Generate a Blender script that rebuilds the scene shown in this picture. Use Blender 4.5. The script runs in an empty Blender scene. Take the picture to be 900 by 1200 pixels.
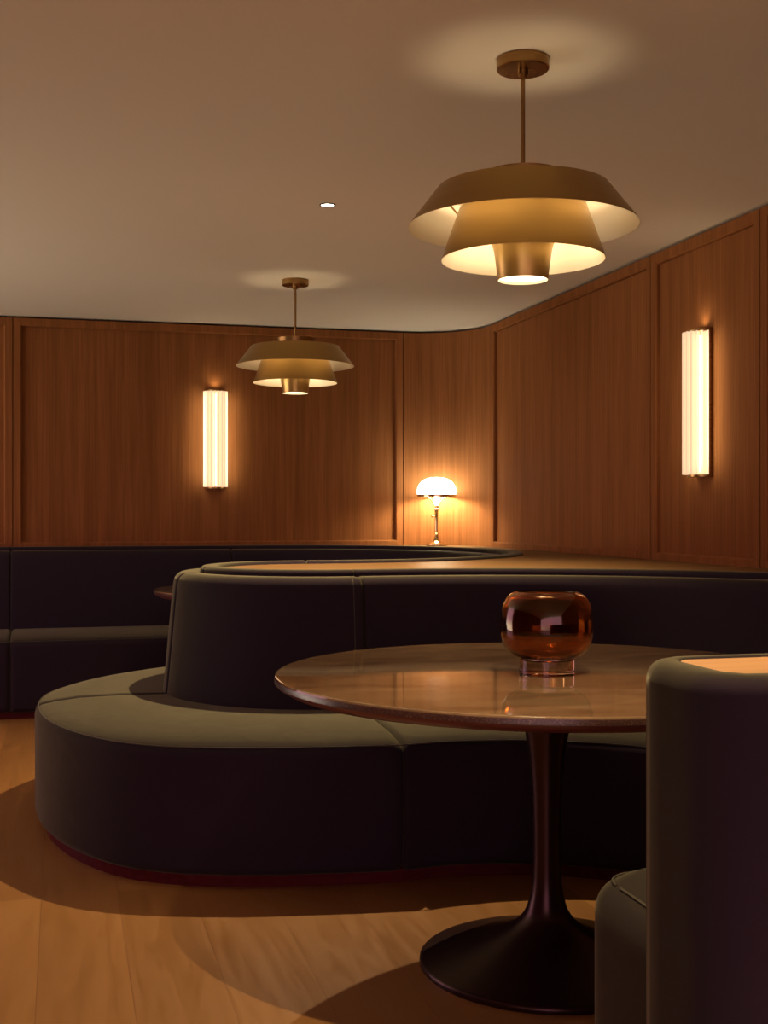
import bpy, bmesh, math, random
from mathutils import Vector
random.seed(7)
C = bpy.context.scene.collection
PI = math.pi
TH = math.radians(14.82)          # the room is turned this much against the camera
CAMH, CEIL, LEDGE = 1.145, 2.37, 0.92
WB, WR = 7.92, 2.691              # panel fronts of the far wall (y) and right wall (x)
RC = 0.46                         # radius of the curved corner
WL, WF = -3.3, -3.2               # walls behind / beside the camera

# ------------------------------------------------------------------ materials
def mat(name, col=(0.5, 0.5, 0.5), rough=0.5, metal=0.0, **kw):
    m = bpy.data.materials.new(name); m.use_nodes = True
    b = m.node_tree.nodes['Principled BSDF']
    b.inputs['Base Color'].default_value = (*col, 1)
    b.inputs['Roughness'].default_value = rough
    b.inputs['Metallic'].default_value = metal
    for k, v in kw.items():
        b.inputs[k].default_value = v
    return m
def nd(m, t, **kw):
    n = m.node_tree.nodes.new(t)
    for k, v in kw.items():
        if k in n.inputs: n.inputs[k].default_value = v
        else: setattr(n, k, v)
    return n
def ln(m, a, b): m.node_tree.links.new(a, b)
def bsdf(m): return m.node_tree.nodes['Principled BSDF']
def ramp(m, stops):
    r = nd(m, 'ShaderNodeValToRGB'); e = r.color_ramp.elements
    while len(e) < len(stops): e.new(0.5)
    for k, (p, c) in enumerate(stops):
        e[k].position = p; e[k].color = (*c, 1)
    return r
def coords(m, scale, kind='Object'):
    tc = nd(m, 'ShaderNodeTexCoord'); mp = nd(m, 'ShaderNodeMapping')
    mp.inputs['Scale'].default_value = scale
    ln(m, tc.outputs[kind], mp.inputs['Vector']); return mp.outputs['Vector']
def bump(m, h, strength, dist):
    b = nd(m, 'ShaderNodeBump'); b.inputs['Strength'].default_value = strength; b.inputs['Distance'].default_value = dist
    ln(m, h, b.inputs['Height']); ln(m, b.outputs['Normal'], bsdf(m).inputs['Normal'])

def wood(name, dark, mid, light, scale, rough=0.75, spec=0.02):
    m = mat(name, mid, rough); bsdf(m).inputs['Specular IOR Level'].default_value = spec
    v = coords(m, scale)
    n1 = nd(m, 'ShaderNodeTexNoise', Scale=1.0, Detail=6.0, Roughness=0.62)
    ln(m, v, n1.inputs['Vector'])
    r = ramp(m, [(0.3, dark), (0.52, mid), (0.74, light)])
    ln(m, n1.outputs['Fac'], r.inputs['Fac'])
    v2 = coords(m, tuple(s * 0.16 for s in scale))
    n2 = nd(m, 'ShaderNodeTexNoise', Scale=1.0, Detail=2.0); ln(m, v2, n2.inputs['Vector'])
    r2 = ramp(m, [(0.3, (0.86, 0.85, 0.84)), (0.7, (1.08, 1.06, 1.05))]); ln(m, n2.outputs['Fac'], r2.inputs['Fac'])
    mx = nd(m, 'ShaderNodeMix', data_type='RGBA', blend_type='MULTIPLY'); mx.inputs[0].default_value = 1
    ln(m, r.outputs['Color'], mx.inputs[6]); ln(m, r2.outputs['Color'], mx.inputs[7])
    ln(m, mx.outputs[2], bsdf(m).inputs['Base Color'])
    bump(m, n1.outputs['Fac'], 0.06, 0.002)
    return m
M = {}
M['panel'] = wood('panel_wood', (0.215, 0.084, 0.029), (0.26, 0.106, 0.038), (0.305, 0.130, 0.048), (95, 95, 2.2))
M['ledge'] = wood('ledge_wood', (0.165, 0.097, 0.042), (0.195, 0.117, 0.052), (0.225, 0.138, 0.062), (2.2, 80, 80), 0.38)
M['plinth'] = wood('plinth_wood', (0.07, 0.010, 0.012), (0.09, 0.014, 0.016), (0.11, 0.019, 0.021), (3, 60, 60), 0.4)
M['cap'] = wood('cap_wood', (0.36, 0.21, 0.10), (0.42, 0.25, 0.125), (0.47, 0.29, 0.15), (2, 70, 70), 0.4)
M['gap'] = mat('reveal_dark', (0.03, 0.010, 0.007), 0.8)  # shade of the ceiling gap put into a dark colour

def floor_mat():
    m = mat('oak_floor', (0.4, 0.25, 0.1), 0.36); bsdf(m).inputs['Specular IOR Level'].default_value = 0.4
    tc = nd(m, 'ShaderNodeTexCoord'); sp = nd(m, 'ShaderNodeSeparateXYZ'); cb = nd(m, 'ShaderNodeCombineXYZ')
    ln(m, tc.outputs['Object'], sp.inputs[0])
    ad = nd(m, 'ShaderNodeMath', operation='ADD'); ad.inputs[1].default_value = -0.1616 + 0.2207 * 40
    ln(m, sp.outputs['X'], ad.inputs[0]); ln(m, sp.outputs['Y'], cb.inputs['X']); ln(m, ad.outputs[0], cb.inputs['Y'])
    br = nd(m, 'ShaderNodeTexBrick'); br.offset = 0.37; br.offset_frequency = 2
    for k, v in (('Scale', 1.0), ('Brick Width', 2.3), ('Row Height', 0.2207), ('Mortar Size', 0.0011), ('Mortar Smooth', 0.0), ('Bias', 0.0)):
        br.inputs[k].default_value = v
    br.inputs['Color1'].default_value = (0.375, 0.192, 0.060, 1); br.inputs['Color2'].default_value = (0.275, 0.134, 0.040, 1)
    br.inputs['Mortar'].default_value = (0.22, 0.10, 0.032, 1)
    ln(m, cb.outputs[0], br.inputs['Vector'])
    # grain, shifted per board
    sc = nd(m, 'ShaderNodeVectorMath', operation='MULTIPLY'); sc.inputs[1].default_value = (16, 1.6, 1)
    ln(m, tc.outputs['Object'], sc.inputs[0])
    sh = nd(m, 'ShaderNodeVectorMath', operation='MULTIPLY_ADD'); sh.inputs[1].default_value = (37, 91, 0)
    ln(m, br.outputs['Color'], sh.inputs[0]); ln(m, sc.outputs[0], sh.inputs[2])
    n = nd(m, 'ShaderNodeTexNoise', Scale=1.0, Detail=5.0, Roughness=0.6, Distortion=1.6); ln(m, sh.outputs[0], n.inputs['Vector'])
    r = ramp(m, [(0.28, (0.88, 0.86, 0.83)), (0.5, (1, 1, 1)), (0.72, (1.05, 1.04, 1.03))]); ln(m, n.outputs['Fac'], r.inputs['Fac'])
    mx = nd(m, 'ShaderNodeMix', data_type='RGBA', blend_type='MULTIPLY'); mx.inputs[0].default_value = 1
    ln(m, br.outputs['Color'], mx.inputs[6]); ln(m, r.outputs['Color'], mx.inputs[7])
    ln(m, mx.outputs[2], bsdf(m).inputs['Base Color'])
    rr = ramp(m, [(0.3, (0.30,) * 3), (0.7, (0.45,) * 3)]); ln(m, n.outputs['Fac'], rr.inputs['Fac'])
    ln(m, rr.outputs['Color'], bsdf(m).inputs['Roughness'])
    bump(m, n.outputs['Fac'], 0.05, 0.002)
    return m
M['floor'] = floor_mat()
def velvet(name):
    """pile that swallows light seen head on, with the purple of its shade in the colour, and shows olive at a glancing view"""
    m = mat(name, (0.02, 0.02, 0.015), 0.9); p = bsdf(m)
    p.inputs['Specular IOR Level'].default_value = 0.06
    p.inputs['Sheen Weight'].default_value = 0.12; p.inputs['Sheen Roughness'].default_value = 0.3
    p.inputs['Sheen Tint'].default_value = (0.8, 0.75, 0.55, 1)
    v = coords(m, (7, 7, 7)); n = nd(m, 'ShaderNodeTexNoise', Scale=1.0, Detail=5.0, Roughness=0.6, Distortion=1.4); ln(m, v, n.inputs['Vector'])
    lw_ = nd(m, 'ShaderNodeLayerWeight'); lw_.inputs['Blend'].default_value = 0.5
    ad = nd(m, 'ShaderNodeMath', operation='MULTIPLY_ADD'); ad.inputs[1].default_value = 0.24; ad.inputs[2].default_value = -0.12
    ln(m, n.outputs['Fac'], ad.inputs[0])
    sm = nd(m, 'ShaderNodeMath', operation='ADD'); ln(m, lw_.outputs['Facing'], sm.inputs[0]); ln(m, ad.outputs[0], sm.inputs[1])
    r = ramp(m, [(0.0, (0.028, 0.020, 0.031)), (0.32, (0.028, 0.022, 0.028)), (0.57, (0.036, 0.032, 0.025)), (0.80, (0.070, 0.066, 0.043)), (1.0, (0.105, 0.10, 0.066))])  # head-on stops carry the purple of the shaded faces
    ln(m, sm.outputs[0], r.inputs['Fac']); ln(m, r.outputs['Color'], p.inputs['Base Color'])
    v2 = coords(m, (420, 420, 420)); n2 = nd(m, 'ShaderNodeTexNoise', Scale=1.0, Detail=3.0); ln(m, v2, n2.inputs['Vector'])
    bump(m, n2.outputs['Fac'], 0.3, 0.0012)
    return m
M['velvet'] = velvet('green_velvet')
M['piping'] = mat('velvet_piping', (0.06, 0.056, 0.038), 0.8)
M['ceiling'] = mat('ceiling_paint', (0.80, 0.765, 0.68), 0.9)
M['plain'] = mat('plain_wall', (0.34, 0.22, 0.13), 0.85)
def stone():
    m = mat('brown_stone', (0.1, 0.06, 0.03), 0.045); p = bsdf(m); p.inputs['Specular IOR Level'].default_value = 0.5
    v = coords(m, (2.2, 5.0, 3)); n = nd(m, 'ShaderNodeTexNoise', Scale=1.6, Detail=7.0, Roughness=0.62, Distortion=1.2); ln(m, v, n.inputs['Vector'])
    r = ramp(m, [(0.25, (0.095, 0.054, 0.029)), (0.5, (0.185, 0.118, 0.066)), (0.75, (0.28, 0.19, 0.11))])
    ln(m, n.outputs['Fac'], r.inputs['Fac']); ln(m, r.outputs['Color'], p.inputs['Base Color'])
    return m
M['stone'] = stone()
def speckle():
    m = mat('speckled_edge', (0.1, 0.05, 0.04), 0.3)
    v = coords(m, (260, 260, 260)); n = nd(m, 'ShaderNodeTexNoise', Scale=1.0, Detail=2.0); ln(m, v, n.inputs['Vector'])
    r = ramp(m, [(0.50, (0.045, 0.020, 0.016)), (0.72, (0.13, 0.075, 0.055))]); ln(m, n.outputs['Fac'], r.inputs['Fac'])
    ln(m, r.outputs['Color'], bsdf(m).inputs['Base Color']); return m
M['edge'] = speckle()
M['under'] = mat('edge_bevel', (0.10, 0.022, 0.022), 0.35)
M['bronze'] = mat('dark_bronze', (0.040, 0.018, 0.018), 0.30, 0.7)
def brass(name, col, rough):
    m = mat(name, col, rough, 1.0)
    v = coords(m, (3, 3, 260)); n = nd(m, 'ShaderNodeTexNoise', Scale=1.0, Detail=2.0); ln(m, v, n.inputs['Vector'])
    r = ramp(m, [(0.3, (rough - 0.05,) * 3), (0.7, (rough + 0.07,) * 3)]); ln(m, n.outputs['Fac'], r.inputs['Fac'])
    ln(m, r.outputs['Color'], bsdf(m).inputs['Roughness']); return m
M['brass'] = brass('brushed_brass', (0.42, 0.275, 0.10), 0.33)
M['brass_dark'] = brass('aged_brass', (0.30, 0.175, 0.065), 0.30)
M['brass_bright'] = brass('polished_brass', (0.78, 0.62, 0.36), 0.16)
M['cream'] = mat('cream_enamel', (0.82, 0.75, 0.62), 0.55)
def glow(name, col, strength, base=(0.8, 0.7, 0.55)):
    m = mat(name, base, 0.35); p = bsdf(m)
    p.inputs['Emission Color'].default_value = (*col, 1); p.inputs['Emission Strength'].default_value = strength
    return m
M['bulb'] = glow('lit_diffuser', (1.0, 0.80, 0.50), 2.2)
M['opal'] = glow('lit_opal_glass', (1.0, 0.93, 0.68), 12.0)
M['socket'] = glow('lit_bulb', (1.0, 0.85, 0.6), 3.0)
M['alabaster'] = glow('lit_alabaster', (1.0, 0.72, 0.46), 0.42, (0.72, 0.60, 0.45))
M['rod'] = glow('lit_glass_rod', (1.0, 0.85, 0.60), 0.95, (0.25, 0.2, 0.14))
M['core'] = glow('lit_core', (1.0, 0.80, 0.50), 9.0)
M['lens'] = glow('lit_lens', (1.0, 0.9, 0.75), 8.0)
M['trimring'] = mat('dark_trim_ring', (0.04, 0.03, 0.025), 0.35, 0.6)
def glass(name, col, rough=0.0, ior=1.45):
    m = mat(name, col, rough); p = bsdf(m)
    p.inputs['Transmission Weight'].default_value = 1.0; p.inputs['IOR'].default_value = ior
    return m
M['amber'] = glass('amber_glass', (0.68, 0.33, 0.12))
M['clear'] = glass('clear_brown_glass', (0.80, 0.58, 0.42))

# ------------------------------------------------------------------ object helpers
def link(name, bm, m, parent=None, smooth=40, mats=None):
    bmesh.ops.recalc_face_normals(bm, faces=bm.faces[:])
    me = bpy.data.meshes.new(name); bm.to_mesh(me); bm.free()
    me.materials.append(M[m])
    for q in mats or []: me.materials.append(M[q])
    if smooth:
        me.polygons.foreach_set('use_smooth', [True] * len(me.polygons))
        me.set_sharp_from_angle(angle=math.radians(smooth))
    o = bpy.data.objects.new(name, me); C.objects.link(o)
    if parent: o.parent = parent
    return o
def thing(name, label, cat, loc=(0, 0, 0), group=None):
    o = bpy.data.objects.new(name, None); C.objects.link(o)
    o.location = loc; o['label'] = label; o['category'] = cat
    if group: o['group'] = group
    return o
def struct(name, bm, m, label, smooth=0):
    o = link(name, bm, m, None, smooth); o['kind'] = 'structure'; o['label'] = label
    o['category'] = name.split('_')[0]; return o
def box(bm, a, b):
    vs = [bm.verts.new((x, y, z)) for x in (a[0], b[0]) for y in (a[1], b[1]) for z in (a[2], b[2])]
    for f in ((0, 1, 3, 2), (4, 6, 7, 5), (0, 4, 5, 1), (2, 3, 7, 6), (0, 2, 6, 4), (1, 5, 7, 3)):
        bm.faces.new([vs[i] for i in f])
def lathe(bm, prof, n=64, closed=False, c=(0, 0, 0), mi=None):
    """prof: (r, z) list; r = 0 ends close on the axis"""
    rings = []
    for r, z in prof:
        if r < 1e-6: rings.append([bm.verts.new((c[0], c[1], c[2] + z))])
        else: rings.append([bm.verts.new((c[0] + r * math.cos(2 * PI * k / n), c[1] + r * math.sin(2 * PI * k / n), c[2] + z)) for k in range(n)])
    pairs = list(zip(rings, rings[1:])) + ([(rings[-1], rings[0])] if closed else [])
    for i, (a, b) in enumerate(pairs):
        for k in range(n):
            j = (k + 1) % n
            if len(a) == 1 and len(b) == 1: continue
            if len(a) == 1: f = bm.faces.new((a[0], b[k], b[j]))
            elif len(b) == 1: f = bm.faces.new((a[k], a[j], b[0]))
            else: f = bm.faces.new((a[k], a[j], b[j], b[k]))
            if mi: f.material_index = mi[i]
def tube(bm, pts, r, n=8, caps=True):
    P = [Vector(p) for p in pts]; rings = []
    for i, p in enumerate(P):
        t = (P[min(i + 1, len(P) - 1)] - P[max(i - 1, 0)]).normalized()
        up = Vector((0, 0, 1)) if abs(t.z) < 0.95 else Vector((1, 0, 0))
        a = t.cross(up).normalized(); b = t.cross(a).normalized()
        rr = r[i] if isinstance(r, (list, tuple)) else r
        rings.append([bm.verts.new(p + (a * math.cos(2 * PI * k / n) + b * math.sin(2 * PI * k / n)) * rr) for k in range(n)])
    for a, b in zip(rings, rings[1:]):
        for k in range(n): bm.faces.new((a[k], a[(k + 1) % n], b[(k + 1) % n], b[k]))
    if caps: bm.faces.new(rings[0]); bm.faces.new(rings[-1])

# ---- 2-D paths
def resample(P, step=None, n=None):
    L = [0]
    for a, b in zip(P, P[1:]): L.append(L[-1] + math.dist(a, b))
    n = n or max(4, int(round(L[-1] / step)) + 1); out = []; j = 0
    for k in range(n):
        d = L[-1] * k / (n - 1)
        while j < len(L) - 2 and L[j + 1] < d: j += 1
        t = (d - L[j]) / max(1e-9, L[j + 1] - L[j]); t = min(max(t, 0), 1)
        out.append((P[j][0] + (P[j + 1][0] - P[j][0]) * t, P[j][1] + (P[j + 1][1] - P[j][1]) * t))
    return out
def catmull(P, k=12):
    Q = [tuple(2 * a - b for a, b in zip(P[0], P[1]))] + list(P) + [tuple(2 * a - b for a, b in zip(P[-1], P[-2]))]
    out = []
    for i in range(1, len(Q) - 2):
        p0, p1, p2, p3 = Q[i - 1:i + 3]
        for s in range(k):
            t = s / k
            out.append(tuple(0.5 * (2 * b + (c - a) * t + (2 * a - 5 * b + 4 * c - d) * t * t + (3 * b - a - 3 * c + d) * t ** 3)
                             for a, b, c, d in zip(p0, p1, p2, p3)))
    out.append(tuple(P[-1])); return out
def relax(P, it):
    P = list(P)
    for _ in range(it):
        P = [P[0]] + [((a[0] + 2 * b[0] + c[0]) / 4, (a[1] + 2 * b[1] + c[1]) / 4) for a, b, c in zip(P, P[1:], P[2:])] + [P[-1]]
    return P
def arc(c, r, a0, a1, n=40):
    f = (lambda t: r[0] + (r[1] - r[0]) * t) if isinstance(r, tuple) else (lambda t: r)
    return [(c[0] + f(k / n) * math.cos(math.radians(a0 + (a1 - a0) * k / n)), c[1] + f(k / n) * math.sin(math.radians(a0 + (a1 - a0) * k / n))) for k in range(n + 1)]
def normals(P, side):
    out = []
    for i in range(len(P)):
        a, b = P[max(i - 1, 0)], P[min(i + 1, len(P) - 1)]
        dx, dy = b[0] - a[0], b[1] - a[1]; l = math.hypot(dx, dy) or 1
        out.append((-dy / l * side, dx / l * side))
    return out
def offset(P, d, side):
    return [(p[0] + n[0] * d, p[1] + n[1] * d) for p, n in zip(P, normals(P, side))]
def inset_loop(loop, e):
    """move every point of a closed 2-D loop inwards by e"""
    A = sum(a[0] * b[1] - b[0] * a[1] for a, b in zip(loop, loop[1:] + loop[:1])); sg = 1 if A > 0 else -1
    out = []; n = len(loop)
    for i in range(n):
        a, p, b = loop[i - 1], loop[i], loop[(i + 1) % n]
        nx = ny = 0
        for q, r in ((a, p), (p, b)):
            dx, dy = r[0] - q[0], r[1] - q[1]; l = math.hypot(dx, dy) or 1
            nx += -dy / l; ny += dx / l
        l = math.hypot(nx, ny) or 1
        out.append((p[0] + nx / l * e * sg, p[1] + ny / l * e * sg))
    return out
def loft(bm, B, D, loops, r_end=(0.014, 0.014)):
    """sweep closed loops (s, z): s runs from B[i] along D[i]; pillowed ends"""
    L = [0]
    mid = [(b[0] + d[0] * 0.3, b[1] + d[1] * 0.3) for b, d in zip(B, D)]
    for a, b in zip(mid, mid[1:]): L.append(L[-1] + math.dist(a, b))
    rings = []
    for i, (b, d) in enumerate(zip(B, D)):
        e = 0
        for t, r in ((L[i], r_end[0]), (L[-1] - L[i], r_end[1])):
            if r and t < r: e = max(e, r * (1 - math.sqrt(max(0, 1 - ((r - t) / r) ** 2))))
        lp = inset_loop(loops[i], e) if e else loops[i]
        rings.append([bm.verts.new((b[0] + d[0] * s, b[1] + d[1] * s, z)) for s, z in lp])
    n = len(rings[0])
    for a, b in zip(rings, rings[1:]):
        for k in range(n): bm.faces.new((a[k], a[(k + 1) % n], b[(k + 1) % n], b[k]))
    bm.faces.new(rings[0]); bm.faces.new(rings[-1])
def ends_dense(P, r=0.014):
    """resample a path with close stations at both ends so the seam rounding shows"""
    Q = resample(P, 0.025)
    def at(d, PP):
        acc = 0
        for a, b in zip(PP, PP[1:]):
            l = math.dist(a, b)
            if acc + l >= d: t = (d - acc) / l; return (a[0] + (b[0] - a[0]) * t, a[1] + (b[1] - a[1]) * t)
            acc += l
        return PP[-1]
    tot = sum(math.dist(a, b) for a, b in zip(P, P[1:]))
    n = len(Q); ds = [0, 0.1 * r, 0.3 * r, 0.6 * r, r, 1.6 * r]
    full = ds + [tot * k / (n - 1) for k in range(1, n - 1)] + [tot - d for d in reversed(ds)]
    full = sorted(full)
    return [d / tot for d in full], [at(d, P) for d in full]
def fr_arc(cx, cz, r, a0, a1, n):
    return [(cx + r * math.cos(math.radians(a0 + (a1 - a0) * k / n)), cz + r * math.sin(math.radians(a0 + (a1 - a0) * k / n))) for k in range(n + 1)]

# ------------------------------------------------------------------ layout
T1 = (1.19, 2.88); C2 = (1.14, 6.49); NC = (0.99, 4.80); RN = 0.39
R1, R2 = 1.535, 1.30
aN1 = math.degrees(math.atan2(T1[1] - NC[1], T1[0] - NC[0]))       # nose -> front arc
aN2 = math.degrees(math.atan2(C2[1] - NC[1], C2[0] - NC[0]))
w_nose_f = arc(NC, RN, 187, 360 + aN1, 24)                          # apex round to the front tangent point
a1 = math.degrees(math.atan2(w_nose_f[-1][1] - T1[1], w_nose_f[-1][0] - T1[0]))
w_front = arc(T1, R1, a1, 30, 44) + arc(T1, (R1, 1.49), 30, -8, 24)[1:]
w_nose_b = arc(NC, RN, 187, aN2, 24)
a2 = math.degrees(math.atan2(w_nose_b[-1][1] - C2[1], w_nose_b[-1][0] - C2[0]))
w_arc1 = arc(C2, R2, a2, 0, 44)
w_arc2 = arc(C2, R2, 0, 90, 44) + [(1.03, C2[1] + R2)]
w_st1 = [(1.03, C2[1] + R2), (-0.30, C2[1] + R2)]
w_st2 = [(-0.30, C2[1] + R2), (-1.63, C2[1] + R2)]
w_st3 = [(-1.63, C2[1] + R2), (-2.96, C2[1] + R2)]
# cushion fronts
sp = catmull([(-0.075, 5.0), (-0.10, 4.72), (-0.085, 4.47), (-0.055, 4.32), (0.005, 4.13), (0.13, 3.90), (0.29, 3.755), (0.56, 3.655), (0.80, 3.615), (1.02, 3.585), (1.19, 3.59), (1.45, 3.54)])
sp = relax(resample(sp, 0.02), 14)
i0 = min(range(len(sp)), key=lambda i: math.dist(sp[i], (-0.10, 4.71))); i1 = min(range(len(sp)), key=lambda i: math.dist(sp[i], (1.02, 3.585)))
f_nose_f = sp[i0:i1 + 1]
ang = math.degrees(math.atan2(sp[i1][1] - T1[1], sp[i1][0] - T1[0])); rr = math.dist(sp[i1], T1)
f_front = arc(T1, (rr, 0.71), ang, 60, 20) + arc(T1, (0.71, 0.73), 60, -8, 34)[1:]
sb = catmull([(-0.085, 4.45), (-0.10, 4.71), (-0.075, 4.96), (0.03, 5.22), (0.19, 5.46), (0.42, 5.665), (0.72, 5.81), (1.02, 5.885), (1.25, 5.90), (1.5, 5.98)])
sb = relax(resample(sb, 0.02), 14)
j0 = min(range(len(sb)), key=lambda i: math.dist(sb[i], sp[i0])); j1 = min(range(len(sb)), key=lambda i: math.dist(sb[i], (1.088, 5.888)))
f_nose_b = [sp[i0]] + sb[j0 + 1:j1 + 1]
ang = math.degrees(math.atan2(sb[j1][1] - C2[1], sb[j1][0] - C2[0])); rr = math.dist(sb[j1], C2)
f_arc1 = arc(C2, (rr, 0.54), ang, 0, 40)
f_arc2 = arc(C2, (0.54, 0.50), 0, 90, 40) + [(1.03, 6.99)]
f_st1 = [(1.03, 6.99), (-0.28, 6.99)]; f_st2 = [(-0.28, 6.99), (-1.63, 6.99)]; f_st3 = [(-1.63, 6.99), (-2.96, 6.99)]

# ------------------------------------------------------------------ room shell
def slab(pts, z0, z1):
    bm = bmesh.new()
    lo = [bm.verts.new((x, y, z0)) for x, y in pts]; hi = [bm.verts.new((x, y, z1)) for x, y in pts]
    n = len(pts); bm.faces.new(lo); bm.faces.new(hi)
    for k in range(n): bm.faces.new((lo[k], lo[(k + 1) % n], hi[(k + 1) % n], hi[k]))
    return bm
bm = bmesh.new(); box(bm, (WL, WF, -0.1), (WR + 0.12, WB + 0.15, 0)); struct('floor', bm, 'floor', 'wide oak floorboards running towards the far wall')
bm = bmesh.new(); box(bm, (WL, WF, CEIL), (WR + 0.12, WB + 0.15, CEIL + 0.1)); struct('ceiling', bm, 'ceiling', 'plain cream plaster ceiling')
PT = CEIL - 0.013; D = 0.024
bm = bmesh.new(); box(bm, (WL, WB + D, 0), (WR - RC, WB + 0.12, PT)); struct('wall_back', bm, 'panel', 'far wall of vertical grained warm wood panels')
bm = bmesh.new(); box(bm, (WR + D, WF, 0), (WR + 0.12, WB - RC, PT)); struct('wall_right', bm, 'panel', 'right wall of warm wood panels')
cc = (WR - RC, WB - RC)
bm = slab(arc(cc, RC, 0.25, 89.75, 40) + arc(cc, RC + 0.12, 89.75, 0.25, 40), 0, PT)
struct('wall_corner', bm, 'panel', 'curved plain wood panel rounding the room corner', 40)
bm = bmesh.new(); box(bm, (WL - 0.1, WF, 0), (WL, 5.0, CEIL)); struct('wall_left', bm, 'panel', 'unseen wood side wall added to shade the near ceiling, open beyond to the rest of the lounge')  # added out of view to block side light from the near ceiling
bm = slab([(WL, WB + 0.05), (WR - RC, WB + 0.05)] + arc(cc, RC + 0.05, 90, 0, 24) + [(WR + 0.05, WF), (WR + 0.12, WF), (WR + 0.12, WB + 0.12), (WL, WB + 0.12)], PT + 0.0005, CEIL - 0.0005)
struct('trim_1', bm, 'gap', 'dark shadow gap between the panelling and ceiling')
def frame(a0, a1, z0, z1, place, w=0.05, g=0.003, ch=0.007):
    """panel frame: outer rectangle a0..a1 x z0..z1, stile width w, chamfered inner edge"""
    a0 += g; a1 -= g
    bm = bmesh.new(); rings = []
    for ins, d in ((0.0, 0.0), (0.0, D), (0.002, D + 0.0), (w - ch, D), (w, D - ch), (w, 0.0)):
        rings.append([bm.verts.new(place(a, z, d)) for a, z in ((a0 + ins, z0 + ins), (a1 - ins, z0 + ins), (a1 - ins, z1 - ins), (a0 + ins, z1 - ins))])
    for p, q in zip(rings, rings[1:]):
        for k in range(4): bm.faces.new((p[k], p[(k + 1) % 4], q[(k + 1) % 4], q[k]))
    return bm
PB = LEDGE - 0.014
tn = 2
for a0, a1, lab in ((-0.298, WR - RC, 'wide'), (-2.80, -0.298, 'left')):
    bm = frame(a0, a1, PB, PT, lambda a, z, d: (a, WB + D - d, z)); struct('trim_%d' % tn, bm, 'panel', 'wood frame of the %s panel on the far wall' % lab); tn += 1
for a0, a1, lab in ((5.242, WB - RC, 'wide panel beside the curved corner'), (4.306, 5.242, 'narrow sconce panel'), (2.10, 4.306, 'wide panel near the viewer'), (1.16, 2.10, 'second narrow panel'), (-1.04, 1.16, 'panel beside the viewer')):
    bm = frame(a0, a1, PB, PT, lambda a, z, d: (WR + D - d, a, z)); struct('trim_%d' % tn, bm, 'panel', 'wood frame of the ' + lab + ', right wall'); tn += 1

# ------------------------------------------------------------------ ledge
lw = list(reversed(w_front)) + list(reversed(w_nose_f))[1:] + w_nose_b[1:] + w_arc1[1:] + w_arc2[1:] + w_st1[1:] + w_st2[1:] + w_st3[1:]
lw = [p for i, p in enumerate(lw) if i == 0 or math.dist(p, lw[i - 1]) > 1e-5]
lw = offset(lw, 0.003, -1 if True else 1)
# keep the offset on the ledge side
if math.dist(lw[len(lw) // 3], NC) > 9: pass
we = 0.0015
poly = lw + [(-2.96, WB - we)] + [(cc[0], WB - we)] + arc(cc, RC - we, 90, 0, 24)[1:] + [(WR - we, lw[0][1])]
led = thing('ledge', 'long curving wooden ledge top running behind the two booths to the panelled walls', 'ledge', (0, 0, 0))
link('ledge_top', slab(poly, LEDGE - 0.03, LEDGE), 'ledge', led, 0)
link('ledge_carcass', slab(poly, 0.0, LEDGE - 0.03), 'plinth', led, 0)

# ------------------------------------------------------------------ banquettes
ZS = 0.425                        # height at which a backrest meets the seat
def back_loop(s0=0.003):
    """outer cushion: rises from the seat, rolls over the top"""
    l = [(0.075, ZS), (0.222, ZS)] + [(0.212, 0.52), (0.200, 0.65), (0.188, 0.78), (0.181, 0.85)]
    l += fr_arc(0.135, 0.868, 0.043, 8, 90, 7) + fr_arc(0.096, 0.889, 0.022, 90, 175, 4)
    return l
def band_loop():
    l = [(0.002, 0.80), (0.072, 0.80)] + fr_arc(0.057, 0.916, 0.017, 0, 90, 5) + fr_arc(0.018, 0.917, 0.016, 90, 180, 5)
    return l
def seat_loop(L, z=0.0):
    """L: depth from the ledge line to the cushion front"""
    return [(0.004, 0.034), (L - 0.042, 0.034)] + fr_arc(L - 0.036, 0.070, 0.034, -78, -5, 5) + \
        [(L - 0.001, 0.20), (L - 0.001, 0.33)] + fr_arc(L - 0.040, 0.396, 0.040, 0, 68, 6) + \
        [(L - 0.075, 0.442), (L - 0.16, 0.451), (L * 0.55, 0.453), (0.21, 0.448), (0.004, 0.44)]
def pair(Wp, Fp):
    fr, B = ends_dense(Wp)
    tot = sum(math.dist(a, b) for a, b in zip(Fp, Fp[1:]))
    F = []; 
    for f in fr:
        d = f * tot; acc = 0; q = Fp[-1]
        for a, b in zip(Fp, Fp[1:]):
            l = math.dist(a, b)
            if acc + l >= d - 1e-9:
                t = (d - acc) / l; q = (a[0] + (b[0] - a[0]) * t, a[1] + (b[1] - a[1]) * t); break
            acc += l
        F.append(q)
    return B, F
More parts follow.
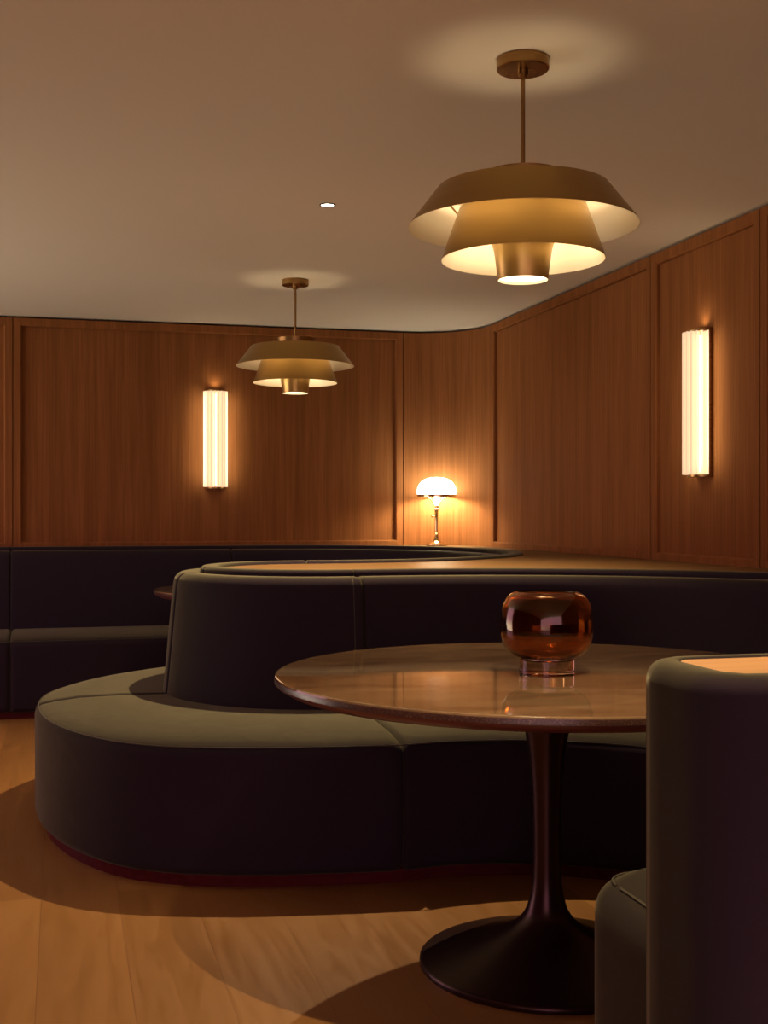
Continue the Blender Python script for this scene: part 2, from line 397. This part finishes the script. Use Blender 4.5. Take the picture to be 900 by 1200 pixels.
def module(root, Wp, Fp, side, welt=False):
    # seat
    B, F = pair(Wp, Fp)
    Dn = []; loops = []
    for b, f in zip(B, F):
        L = math.dist(b, f); Dn.append(((f[0] - b[0]) / L, (f[1] - b[1]) / L)); loops.append(seat_loop(L))
    bm = bmesh.new(); loft(bm, B, Dn, loops, (0.024, 0.024)); s = link('seat_cushion', bm, 'velvet', root, 50)
    # seam piping along the front edge
    pp = resample(offset_in(F, Dn, 0.0135), 0.03)
    bm = bmesh.new(); tube(bm, [(x, y, 0.4285) for x, y in pp], 0.0022, 6); link('piping', bm, 'piping', s, 60)
    # backrest
    fr, B2 = ends_dense(Wp); N = normals(B2, side)
    bm = bmesh.new(); loft(bm, B2, N, [back_loop()] * len(B2)); bk = link('backrest', bm, 'velvet', root, 50)
    bm = bmesh.new(); loft(bm, B2, N, [band_loop()] * len(B2), (0.006, 0.006)); link('top_rim', bm, 'velvet', bk, 50)
    if welt:
        bm = bmesh.new(); b, n = B2[-7], N[-7]
        tube(bm, [(b[0] + n[0] * (q + 0.0004), b[1] + n[1] * (q + 0.0004), z) for q, z in back_loop()[1:-5]], 0.0018, 6); link('piping', bm, 'piping', bk, 60)
    return F, Dn
def offset_in(F, Dn, d): return [(f[0] - n[0] * d, f[1] - n[1] * d) for f, n in zip(F, Dn)]
def plinth(root, parts):
    for B, F in parts:
        bm = bmesh.new(); Bp, Fp = pair(B, F); Dn = []; loops = []
        for b, f in zip(Bp, Fp):
            L = math.dist(b, f); Dn.append(((f[0] - b[0]) / L, (f[1] - b[1]) / L))
            loops.append([(0.004, 0), (L - 0.036, 0), (L - 0.036, 0.042), (0.004, 0.042)])
        loft(bm, Bp, Dn, loops, (0, 0)); link('plinth', bm, 'plinth', root, 40)
def side_of(Wp, target):
    n = normals(Wp, 1)[len(Wp) // 2]; p = Wp[len(Wp) // 2]
    return 1 if (target[0] - p[0]) * n[0] + (target[1] - p[1]) * n[1] > 0 else -1
front = thing('banquette', 'dark green velvet banquette with a rounded end, curving behind the near pedestal table', 'banquette')
for Wp, Fp in ((w_nose_b, f_nose_b), (w_nose_f, f_nose_f), (w_front, f_front)): module(front, Wp, Fp, side_of(Wp, Fp[len(Fp) // 2]), Wp is w_nose_f)
plinth(front, ((w_nose_b, f_nose_b), (w_nose_f, f_nose_f), (w_front, f_front)))
rear = thing('banquette', 'dark green velvet banquette along the far wall, curling round the far table', 'banquette')
def trim(P, d):                                                     # leave a hairline joint to the next banquette
    P = list(P)
    while math.dist(P[0], P[1]) <= d: d -= math.dist(P[0], P[1]); P.pop(0)
    t = d / math.dist(P[0], P[1]); P[0] = (P[0][0] + (P[1][0] - P[0][0]) * t, P[0][1] + (P[1][1] - P[0][1]) * t); return P
w_arc1, f_arc1 = trim(w_arc1, 0.006), trim(f_arc1, 0.006)
mods = ((w_arc1, f_arc1), (w_arc2, f_arc2), (w_st1, f_st1), (w_st2, f_st2), (w_st3, f_st3))
for Wp, Fp in mods: module(rear, Wp, Fp, side_of(Wp, Fp[len(Fp) // 2]))
plinth(rear, mods)

# ---- the banquette end in the right foreground
near = thing('banquette', 'green velvet banquette end with wood-topped back, close up at the right edge', 'banquette')
wx0, wx1, wy0, wy1, wr = 0.917, 2.64, 1.530, 1.712, 0.03
def rrect(x0, x1, y0, y1, r, n=8):
    return arc((x0 + r, y0 + r), r, 270, 180, n) + arc((x0 + r, y1 - r), r, 180, 90, n) + [(x1, y1)] + [(x1, y0)]
cor = arc((wx0 + wr, wy0 + wr), wr, 270, 180, 12)
seg_end = [(wx1, wy0), (wx0 + wr, wy0)] + cor[1:] + arc((wx0 + wr, wy1 - wr), wr, 180, 90, 12) + [(1.12, wy1)]
seg_far = [(1.12, wy1), (wx1, wy1)]
def fg_loop():
    l = [(0.002, 0.05), (0.050, 0.05), (0.052, 0.30), (0.052, 0.86)]
    l += fr_arc(0.020, 0.886, 0.032, 0, 90, 7) + fr_arc(0.010, 0.910, 0.008, 90, 180, 3)
    return l
for seg, rn in ((seg_end, (0.003, 0.003)), (seg_far, (0.003, 0.004))):
    fr, B2 = ends_dense(seg, 0.008); N = normals(B2, 1)
    sd = -1 if N[-1][1] < 0 else 1                                   # both runs end on the table side
    N = normals(B2, sd)
    bm = bmesh.new(); loft(bm, B2, N, [fg_loop()] * len(B2), rn); link('backrest', bm, 'velvet', near, 50)
ins = 0.001
cap_poly = rrect(wx0 + ins, wx1, wy0 + ins, wy1 - ins, wr)
o = link('wood_cap', slab(cap_poly, 0.05, LEDGE - 0.005), 'cap', near, 0); o['label'] = 'pale wood top set into the back'
def pad(outline, rows):
    """closed outline, rows of (inset, z); bottom and top closed"""
    bm = bmesh.new(); rings = []
    for e, z in rows:
        lp = inset_loop(outline, e); rings.append([bm.verts.new((x, y, z)) for x, y in lp])
    n = len(outline)
    for a, b in zip(rings, rings[1:]):
        for k in range(n): bm.faces.new((a[k], a[(k + 1) % n], b[(k + 1) % n], b[k]))
    bm.faces.new(rings[0]); bm.faces.new(rings[-1]); return bm
def full_rrect(x0, x1, y0, y1, r, n=10):
    return arc((x0 + r, y0 + 0.01), 0.01 if False else r, 270, 180, n)[-1:] + arc((x0 + r, y1 - r), r, 180, 90, n) + arc((x1 - r, y1 - r), r, 90, 0, n) + [(x1, y0), (x0, y0)]
so = full_rrect(0.985, 2.64, 1.7785, 2.225, 0.10, 14)
so = resample(so[1:] + [so[1]], 0.02)[:-1]
rows = [(0.02, 0.05), (0.006, 0.06), (0.0, 0.085), (0.0, 0.25), (0.0, 0.35)] + [(0.055 - 0.055 * math.cos(math.radians(a)), 0.375 + 0.062 * math.sin(math.radians(a))) for a in (0, 15, 30, 45, 58, 70)] + [(0.055, 0.444), (0.08, 0.456), (0.12, 0.464)]
s = link('seat_cushion', pad(so, rows), 'velvet', near, 50)
pi_ = inset_loop(so, 0.0335); i_s = 0
bm = bmesh.new(); tube(bm, [(x, y, 0.4345) for x, y in pi_ if y > 1.80], 0.0025, 6); link('piping', bm, 'piping', s, 60)
link('plinth', pad(full_rrect(0.985 + 0.03, 2.60, 1.58, 2.19, 0.08), [(0, 0), (0, 0.055)]), 'plinth', near, 0)

# ------------------------------------------------------------------ tulip tables
def smooth_prof(P, k=6): return catmull(P, k)
def table(loc, label):
    t = thing('pedestal_table', label, 'table', (*loc, 0), 'pedestal tables')
    bm = bmesh.new()
    lathe(bm, [(0, 0.74), (0.40, 0.74), (0.682, 0.74), (0.6845, 0.74), (0.6885, 0.7385), (0.69, 0.735), (0.69, 0.7225), (0.60, 0.7225), (0, 0.7225)], 128,
          mi=[0, 0, 0, 0, 0, 1, 0, 0])
    link('tabletop', bm, 'stone', t, 30, ['edge'])
    bm = bmesh.new(); lathe(bm, [(0, 0.7225), (0.688, 0.7225), (0.684, 0.716), (0.66, 0.703), (0.64, 0.700), (0, 0.700)], 128)
    o = link('underside', bm, 'under', t, 30); o['label'] = 'reddish bevelled underside'
    P = smooth_prof([(0.105, 0.698), (0.085, 0.675), (0.066, 0.63), (0.055, 0.585), (0.0425, 0.50), (0.0365, 0.40), (0.0345, 0.30), (0.0365, 0.215), (0.046, 0.158), (0.062, 0.122), (0.095, 0.092), (0.15, 0.066), (0.22, 0.043), (0.29, 0.024), (0.318, 0.0165)])
    bm = bmesh.new(); lathe(bm, [(0, 0.698)] + P + [(0.323, 0.013), (0.324, 0.008), (0.322, 0.0), (0, 0)], 96)
    link('pedestal', bm, 'bronze', t, 50)
    return t
table(T1, 'glossy brown stone-topped round table on a dark trumpet pedestal, amber vase on it')
table((1.15, 6.40), 'round dark table mostly hidden behind the rounded banquette end, only its edge showing')

# ------------------------------------------------------------------ amber vase
vz = thing('vase', 'squat amber glass vase on a thick clear foot on the near table', 'vase', (1.172, 2.838, 0.7402))
outer = smooth_prof([(0.045, 0.040), (0.075, 0.043), (0.100, 0.060), (0.112, 0.085), (0.1165, 0.115), (0.115, 0.145), (0.108, 0.175), (0.094, 0.196), (0.078, 0.205)], 6)
inner = smooth_prof([(0.074, 0.2015), (0.091, 0.1925), (0.1045, 0.172), (0.111, 0.145), (0.1125, 0.115), (0.108, 0.087), (0.096, 0.064), (0.072, 0.049), (0.04, 0.047)], 6)
bm = bmesh.new(); lathe(bm, [(0, 0.040)] + outer + [(0.0755, 0.2055)] + inner + [(0, 0.047)], 72); link('bowl', bm, 'amber', vz, 50)
bm = bmesh.new(); lathe(bm, [(0, 0.0), (0.066, 0.0), (0.0685, 0.002), (0.0685, 0.036), (0.066, 0.0385), (0, 0.0385)], 64); o = link('foot', bm, 'clear', vz, 40); o['label'] = 'thick clear glass foot'

# ------------------------------------------------------------------ pendants
def lamp_data(kind, name, loc, energy, col, **kw):
    l = bpy.data.lights.new(name, kind); l.energy = energy; l.color = col
    for k, v in kw.items(): setattr(l, k, v)
    o = bpy.data.objects.new(name, l); C.objects.link(o); o.location = loc; return o
WARM = (1.0, 0.75, 0.44)
def shell(prof, th):
    """thin lathe shell: outside down the profile, inside back up"""
    inn = [(r - th, z) for r, z in reversed(prof)]
    return prof + inn
def pendant(loc, label):
    p = thing('pendant_light', label, 'pendant light', (*loc, 0), 'pendant lights')
    bm = bmesh.new(); lathe(bm, [(0, CEIL - 0.001), (0.071, CEIL - 0.001), (0.071, CEIL - 0.027), (0.068, CEIL - 0.030), (0, CEIL - 0.030)], 56); c = link('canopy', bm, 'brass_dark', p, 30)
    bm = bmesh.new(); lathe(bm, [(0, CEIL - 0.03), (0.015, CEIL - 0.03), (0.015, CEIL - 0.043), (0.009, CEIL - 0.05), (0, CEIL - 0.05)], 24); link('collar', bm, 'brass_dark', c, 30)
    bm = bmesh.new(); lathe(bm, [(0, CEIL - 0.049), (0.0058, CEIL - 0.049), (0.0058, 1.9630), (0, 1.9630)], 20); link('rod', bm, 'brass_dark', p, 30)
    # outer shade
    def shade(name, prof, th=0.0022):
        bm = bmesh.new(); n = len(prof)
        inn = [(r - th, z - (0.002 if i == n - 1 else 0)) for i, (r, z) in enumerate(prof)]
        inn = [(r - th, z) for r, z in prof]
        loop = prof + list(reversed(inn))
        lathe(bm, loop, 96, True, mi=[0] * (n - 1) + [1] * (n + 1))
        return link(name, bm, 'brass', p, 30, ['cream'])
    o = shade('outer_shade', [(0.232, 2.0180), (0.312, 1.9150)])
    bm = bmesh.new(); lathe(bm, [(0.229, 2.0175), (0.066, 2.0210), (0.066, 2.0185), (0.2288, 2.0150)], 96, True, mi=[0, 0, 1, 0]); link('top_plate', bm, 'brass_dark', o, 30, ['cream'])
    bm = bmesh.new(); lathe(bm, [(0.104, 2.0200), (0.106, 2.0600), (0.098, 2.0600), (0.096, 2.0200)], 72, True); link('top_collar', bm, 'brass_dark', o, 30)
    shade('middle_shade', [(0.172, 1.9660), (0.222, 1.8260)])
    # tube
    tp = smooth_prof([(0.088, 1.8800), (0.079, 1.8530), (0.0735, 1.8180), (0.070, 1.7880), (0.069, 1.7720)], 4)
    bm = bmesh.new(); n = len(tp); lathe(bm, tp + [(r - 0.002, z) for r, z in reversed(tp)], 72, True, mi=[0] * (n - 1) + [1] * (n + 1)); tb = link('tube_shade', bm, 'brass', p, 40, ['cream'])
    bm = bmesh.new(); lathe(bm, [(0, 1.7800), (0.0665, 1.7800), (0.0665, 1.7840), (0, 1.7840)], 48); o2 = link('diffuser', bm, 'bulb', tb, 30); o2['label'] = 'glowing white disc'
    # arms that carry the shades, and the bulb
    bm = bmesh.new()
    for k in range(3):
        a = 2 * PI * k / 3 + 0.5; ca, sa = math.cos(a), math.sin(a)
        tube(bm, [(0.004 * ca, 0.004 * sa, 1.9680), (0.165 * ca, 0.165 * sa, 1.9360)], 0.003, 6)
        tube(bm, [(0.16 * ca, 0.16 * sa, 1.9380), (0.22 * ca, 0.22 * sa, 2.0120)], 0.003, 6)
        tube(bm, [(0.004 * ca, 0.004 * sa, 1.9650), (0.084 * ca, 0.084 * sa, 1.8760)], 0.003, 6)
    link('spider', bm, 'brass_dark', p, 60)
    lamp_data('POINT', 'pendant_bulb', (loc[0], loc[1], 1.9130), PEND, WARM, shadow_soft_size=0.022)
    lamp_data('POINT', 'pendant_inner_fill', (loc[0] + 0.10, loc[1] - 0.06, 1.990), PEND * 0.16, WARM, shadow_soft_size=0.012)  # added fill lights that brighten the inside of the outer shade
    lamp_data('POINT', 'pendant_inner_fill', (loc[0] - 0.10, loc[1] - 0.06, 1.990), PEND * 0.16, WARM, shadow_soft_size=0.012)
    lamp_data('POINT', 'pendant_inner_fill', (loc[0], loc[1] + 0.11, 1.990), PEND * 0.16, WARM, shadow_soft_size=0.012)
    lamp_data('SPOT', 'pendant_down', (loc[0], loc[1], 1.7700), PDOWN, WARM, shadow_soft_size=0.06, spot_size=math.radians(120), spot_blend=1.0)
    return p
PEND, PDOWN, DOWN, SCON, TLAMP = 1.8, 3.0, 112.0, 0.36, 10.0
pendant((1.205, 3.085), 'large three-tier brass pendant hanging over the near table')
pendant((1.19, 6.33), 'smaller-looking three-tier brass pendant farther back in front of the far wall panel')

# ------------------------------------------------------------------ downlights
def downlight(x, y, label, e, size=52):
    d = thing('downlight', label, 'downlight', (x, y, CEIL), 'recessed downlights')
    bm = bmesh.new(); lathe(bm, [(0.032, -0.0005), (0.032, -0.003), (0.027, -0.004), (0.025, -0.0015), (0.025, -0.0005)], 40, True); link('trim_ring', bm, 'trimring', d, 40)
    bm = bmesh.new(); lathe(bm, [(0, -0.0006), (0.0245, -0.0006), (0.0245, -0.002), (0, -0.003)], 32); link('lens', bm, 'lens', d, 40)
    lamp_data('SPOT', 'downlight_beam', (x, y, CEIL - 0.012), e, (1.0, 0.70, 0.38), shadow_soft_size=0.012, spot_size=math.radians(size * 2), spot_blend=0.8)
downlight(1.022, 4.744, 'small round recessed downlight glowing in the ceiling', DOWN * 1.65)
for x, y, f in ((0.97, 1.78, 1.0), (1.025, -0.15, 1.1), (-1.9, 4.744, 0.12), (-1.9, 1.78, 0.18)):
    downlight(x, y, 'recessed downlight in the ceiling out of the picture', DOWN * f, 47)

# ------------------------------------------------------------------ wall sconces
def sconce(loc, rot, label):
    """local axes: x along the wall, -y out of the wall, z up; origin at the foot of the fixture on the wall"""
    s = thing('wall_sconce', label, 'wall light', loc, 'wall sconces'); s.rotation_euler = (0, 0, rot)
    H = 0.62
    u = bpy.data.lights.new('sconce_uplight', 'SPOT'); u.energy = 0.5; u.color = WARM; u.shadow_soft_size = 0.01; u.spot_size = math.radians(150); u.spot_blend = 1.0
    uo = bpy.data.objects.new('sconce_uplight', u); C.objects.link(uo); uo.parent = s; uo.location = (0, -0.034, H + 0.014); uo.rotation_euler = (PI, 0, 0)
    for sg in (-1, 1):
        g = bpy.data.lights.new('sconce_glow', 'AREA'); g.shape = 'RECTANGLE'; g.size = 0.02; g.size_y = 0.58; g.energy = SCON; g.color = (1.0, 0.85, 0.56)  # added strip lights beside the fins, throwing the glow onto the wall
        go = bpy.data.objects.new('sconce_glow', g); C.objects.link(go); go.parent = s; go.location = (sg * 0.093, -0.085, H / 2); go.rotation_euler = (PI / 2, 0, 0)
    bm = bmesh.new(); box(bm, (-0.060, -0.018, -0.012), (0.060, 0, H + 0.012)); link('back_plate', bm, 'brass_dark', s, 0)
    AX = -0.022
    for z0, z1 in ((-0.010, -0.0008), (H + 0.0008, H + 0.010)):
        pts = [(0.058 * math.cos(a), AX - 0.058 * math.sin(a)) for a in [PI * k / 24 for k in range(25)]]
        link('end_cap', slab(pts, z0, z1), 'brass', s, 40)
    n = 10
    for k in range(n):                                              # fins of lit alabaster fanned round the lamp tube
        a = math.radians(5 + 170 * k / (n - 1)); ca, sa = math.cos(a), math.sin(a); px, py = -sa, ca; h = 0.0026
        q = [(0.022, -h), (0.077, -h), (0.0795, -h * 0.5), (0.0795, h * 0.5), (0.077, h), (0.022, h)]
        pts = [(r * ca + t * px, AX - (r * sa + t * py)) for r, t in q]
        link('alabaster_fin', slab(pts, 0.0, H), 'alabaster', s, 0)
    bm = bmesh.new(); lathe(bm, [(0, 0.012), (0.012, 0.012), (0.012, H - 0.012), (0, H - 0.012)], 20, c=(0, AX - 0.004, 0)); link('lamp_tube', bm, 'core', s, 40)
    return s
SZ = 1.308
sconce((0.962, WB + D, SZ), 0, 'lit fluted glass wall sconce on the wide far-wall panel')
sconce((WR + D, 4.775, SZ), -PI / 2, 'lit fluted glass wall sconce on the narrow right-wall panel')

# ------------------------------------------------------------------ table lamp
lx, ly = 2.41, 7.74
tl = thing('table_lamp', 'brass mushroom table lamp with glowing white glass shade on the ledge', 'table lamp', (lx, ly, LEDGE + 0.0005)); tl.scale = (1.0, 1.0, 0.985)
P = [(0, 0), (0.070, 0), (0.073, 0.003), (0.073, 0.012), (0.066, 0.016), (0.058, 0.018), (0.050, 0.022), (0.040, 0.024)] + smooth_prof([(0.034, 0.024), (0.025, 0.034), (0.017, 0.052), (0.012, 0.074)], 4) + [(0.014, 0.077), (0.014, 0.082), (0.010, 0.085)]
bm = bmesh.new(); lathe(bm, P + [(0, 0.085)], 48); link('base', bm, 'brass_bright', tl, 30)
bm = bmesh.new(); lathe(bm, [(0, 0.084), (0.0095, 0.084), (0.0105, 0.16), (0.012, 0.235), (0.015, 0.240), (0.015, 0.250), (0.011, 0.255), (0.016, 0.262), (0.016, 0.270), (0, 0.272)], 32); st = link('stem', bm, 'brass_bright', tl, 30)
bm = bmesh.new(); tube(bm, [(-0.010, -0.003, 0.198), (-0.030, -0.008, 0.198)], 0.004, 10); tube(bm, [(-0.029, -0.008, 0.198), (-0.037, -0.010, 0.198)], 0.009, 14); link('switch_key', bm, 'brass_bright', st, 40)
for k in range(4):
    a = 2 * PI * k / 4 + 0.5; ca, sa = math.cos(a), math.sin(a)
    bm = bmesh.new(); tube(bm, [(0.012 * ca, 0.012 * sa, 0.258), (0.030 * ca, 0.030 * sa, 0.285), (0.060 * ca, 0.060 * sa, 0.318), (0.100 * ca, 0.100 * sa, 0.333), (0.127 * ca, 0.127 * sa, 0.335)], 0.003, 8); link('shade_arm', bm, 'brass_bright', tl, 60)
bm = bmesh.new(); lathe(bm, [(0, 0.271), (0.017, 0.271), (0.021, 0.285), (0.022, 0.31), (0.016, 0.335), (0, 0.345)], 28); link('bulb', bm, 'socket', tl, 50)
bm = bmesh.new(); lathe(bm, [(0.1305, 0.3285), (0.1315, 0.330), (0.1315, 0.345), (0.1295, 0.347), (0.1245, 0.347), (0.1245, 0.3285)], 72, True); link('shade_ring', bm, 'brass_bright', tl, 30)
dome = smooth_prof([(0.1285, 0.346), (0.1285, 0.372), (0.124, 0.396), (0.108, 0.425), (0.080, 0.447), (0.042, 0.459), (0.008, 0.462)], 5)
bm = bmesh.new(); lathe(bm, dome + [(0, 0.4625), (0, 0.459)] + [(max(0.001, r - 0.004), z - 0.003) for r, z in reversed(dome)], 72, True)
link('lamp_shade', bm, 'opal', tl, 60)
lamp_data('POINT', 'lamp_bulb', (lx, ly, LEDGE + 0.375), TLAMP, (1.0, 0.86, 0.58), shadow_soft_size=0.03)

# ------------------------------------------------------------------ world, camera, view
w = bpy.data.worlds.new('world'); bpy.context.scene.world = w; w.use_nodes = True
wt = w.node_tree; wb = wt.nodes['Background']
def wn(t): return wt.nodes.new('ShaderNode' + t)
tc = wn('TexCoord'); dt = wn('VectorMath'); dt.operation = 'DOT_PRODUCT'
dt.inputs[1].default_value = (-0.75, 0.66, 0.0)                     # ambient standing in for the lounge, weighted left to brighten the far ceiling
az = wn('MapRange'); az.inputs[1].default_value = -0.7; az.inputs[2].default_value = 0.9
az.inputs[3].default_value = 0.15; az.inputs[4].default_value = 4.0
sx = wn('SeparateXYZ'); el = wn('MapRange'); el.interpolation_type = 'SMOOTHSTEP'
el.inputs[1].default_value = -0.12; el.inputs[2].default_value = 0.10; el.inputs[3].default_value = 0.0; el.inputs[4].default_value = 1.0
lo = wn('MixRGB'); lo.blend_type = 'MULTIPLY'; lo.inputs[0].default_value = 1; lo.inputs[1].default_value = (1.0, 0.84, 0.62, 1)   # added glow from below that lights the ceiling
mx = wn('MixRGB'); mx.inputs[2].default_value = (1.7, 0.82, 1.05, 1)                                                     # added rosy fill from above that tints the shade purple
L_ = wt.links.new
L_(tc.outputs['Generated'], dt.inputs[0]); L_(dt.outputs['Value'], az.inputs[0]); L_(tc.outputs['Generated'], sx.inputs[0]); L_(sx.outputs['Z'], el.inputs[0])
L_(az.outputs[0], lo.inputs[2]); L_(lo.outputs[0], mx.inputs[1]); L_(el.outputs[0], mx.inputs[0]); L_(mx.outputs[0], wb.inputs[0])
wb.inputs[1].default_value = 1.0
cam = bpy.data.cameras.new('camera'); co = bpy.data.objects.new('camera', cam); C.objects.link(co)
co.location = (0, 0, CAMH); co.rotation_euler = (PI / 2, 0, -TH)
cam.sensor_fit = 'HORIZONTAL'; cam.sensor_width = 36; cam.lens = 57.0; cam.clip_start = 0.02
sc = bpy.context.scene; sc.camera = co
sc.view_settings.view_transform = 'Standard'; sc.view_settings.look = 'None'
sc.view_settings.exposure = 0.5; sc.view_settings.gamma = 1.0; sc.view_settings.use_curve_mapping = False
sc.cycles.use_denoising = True
sc.cycles.max_bounces = 12; sc.cycles.transmission_bounces = 12; sc.cycles.sample_clamp_indirect = 4.0
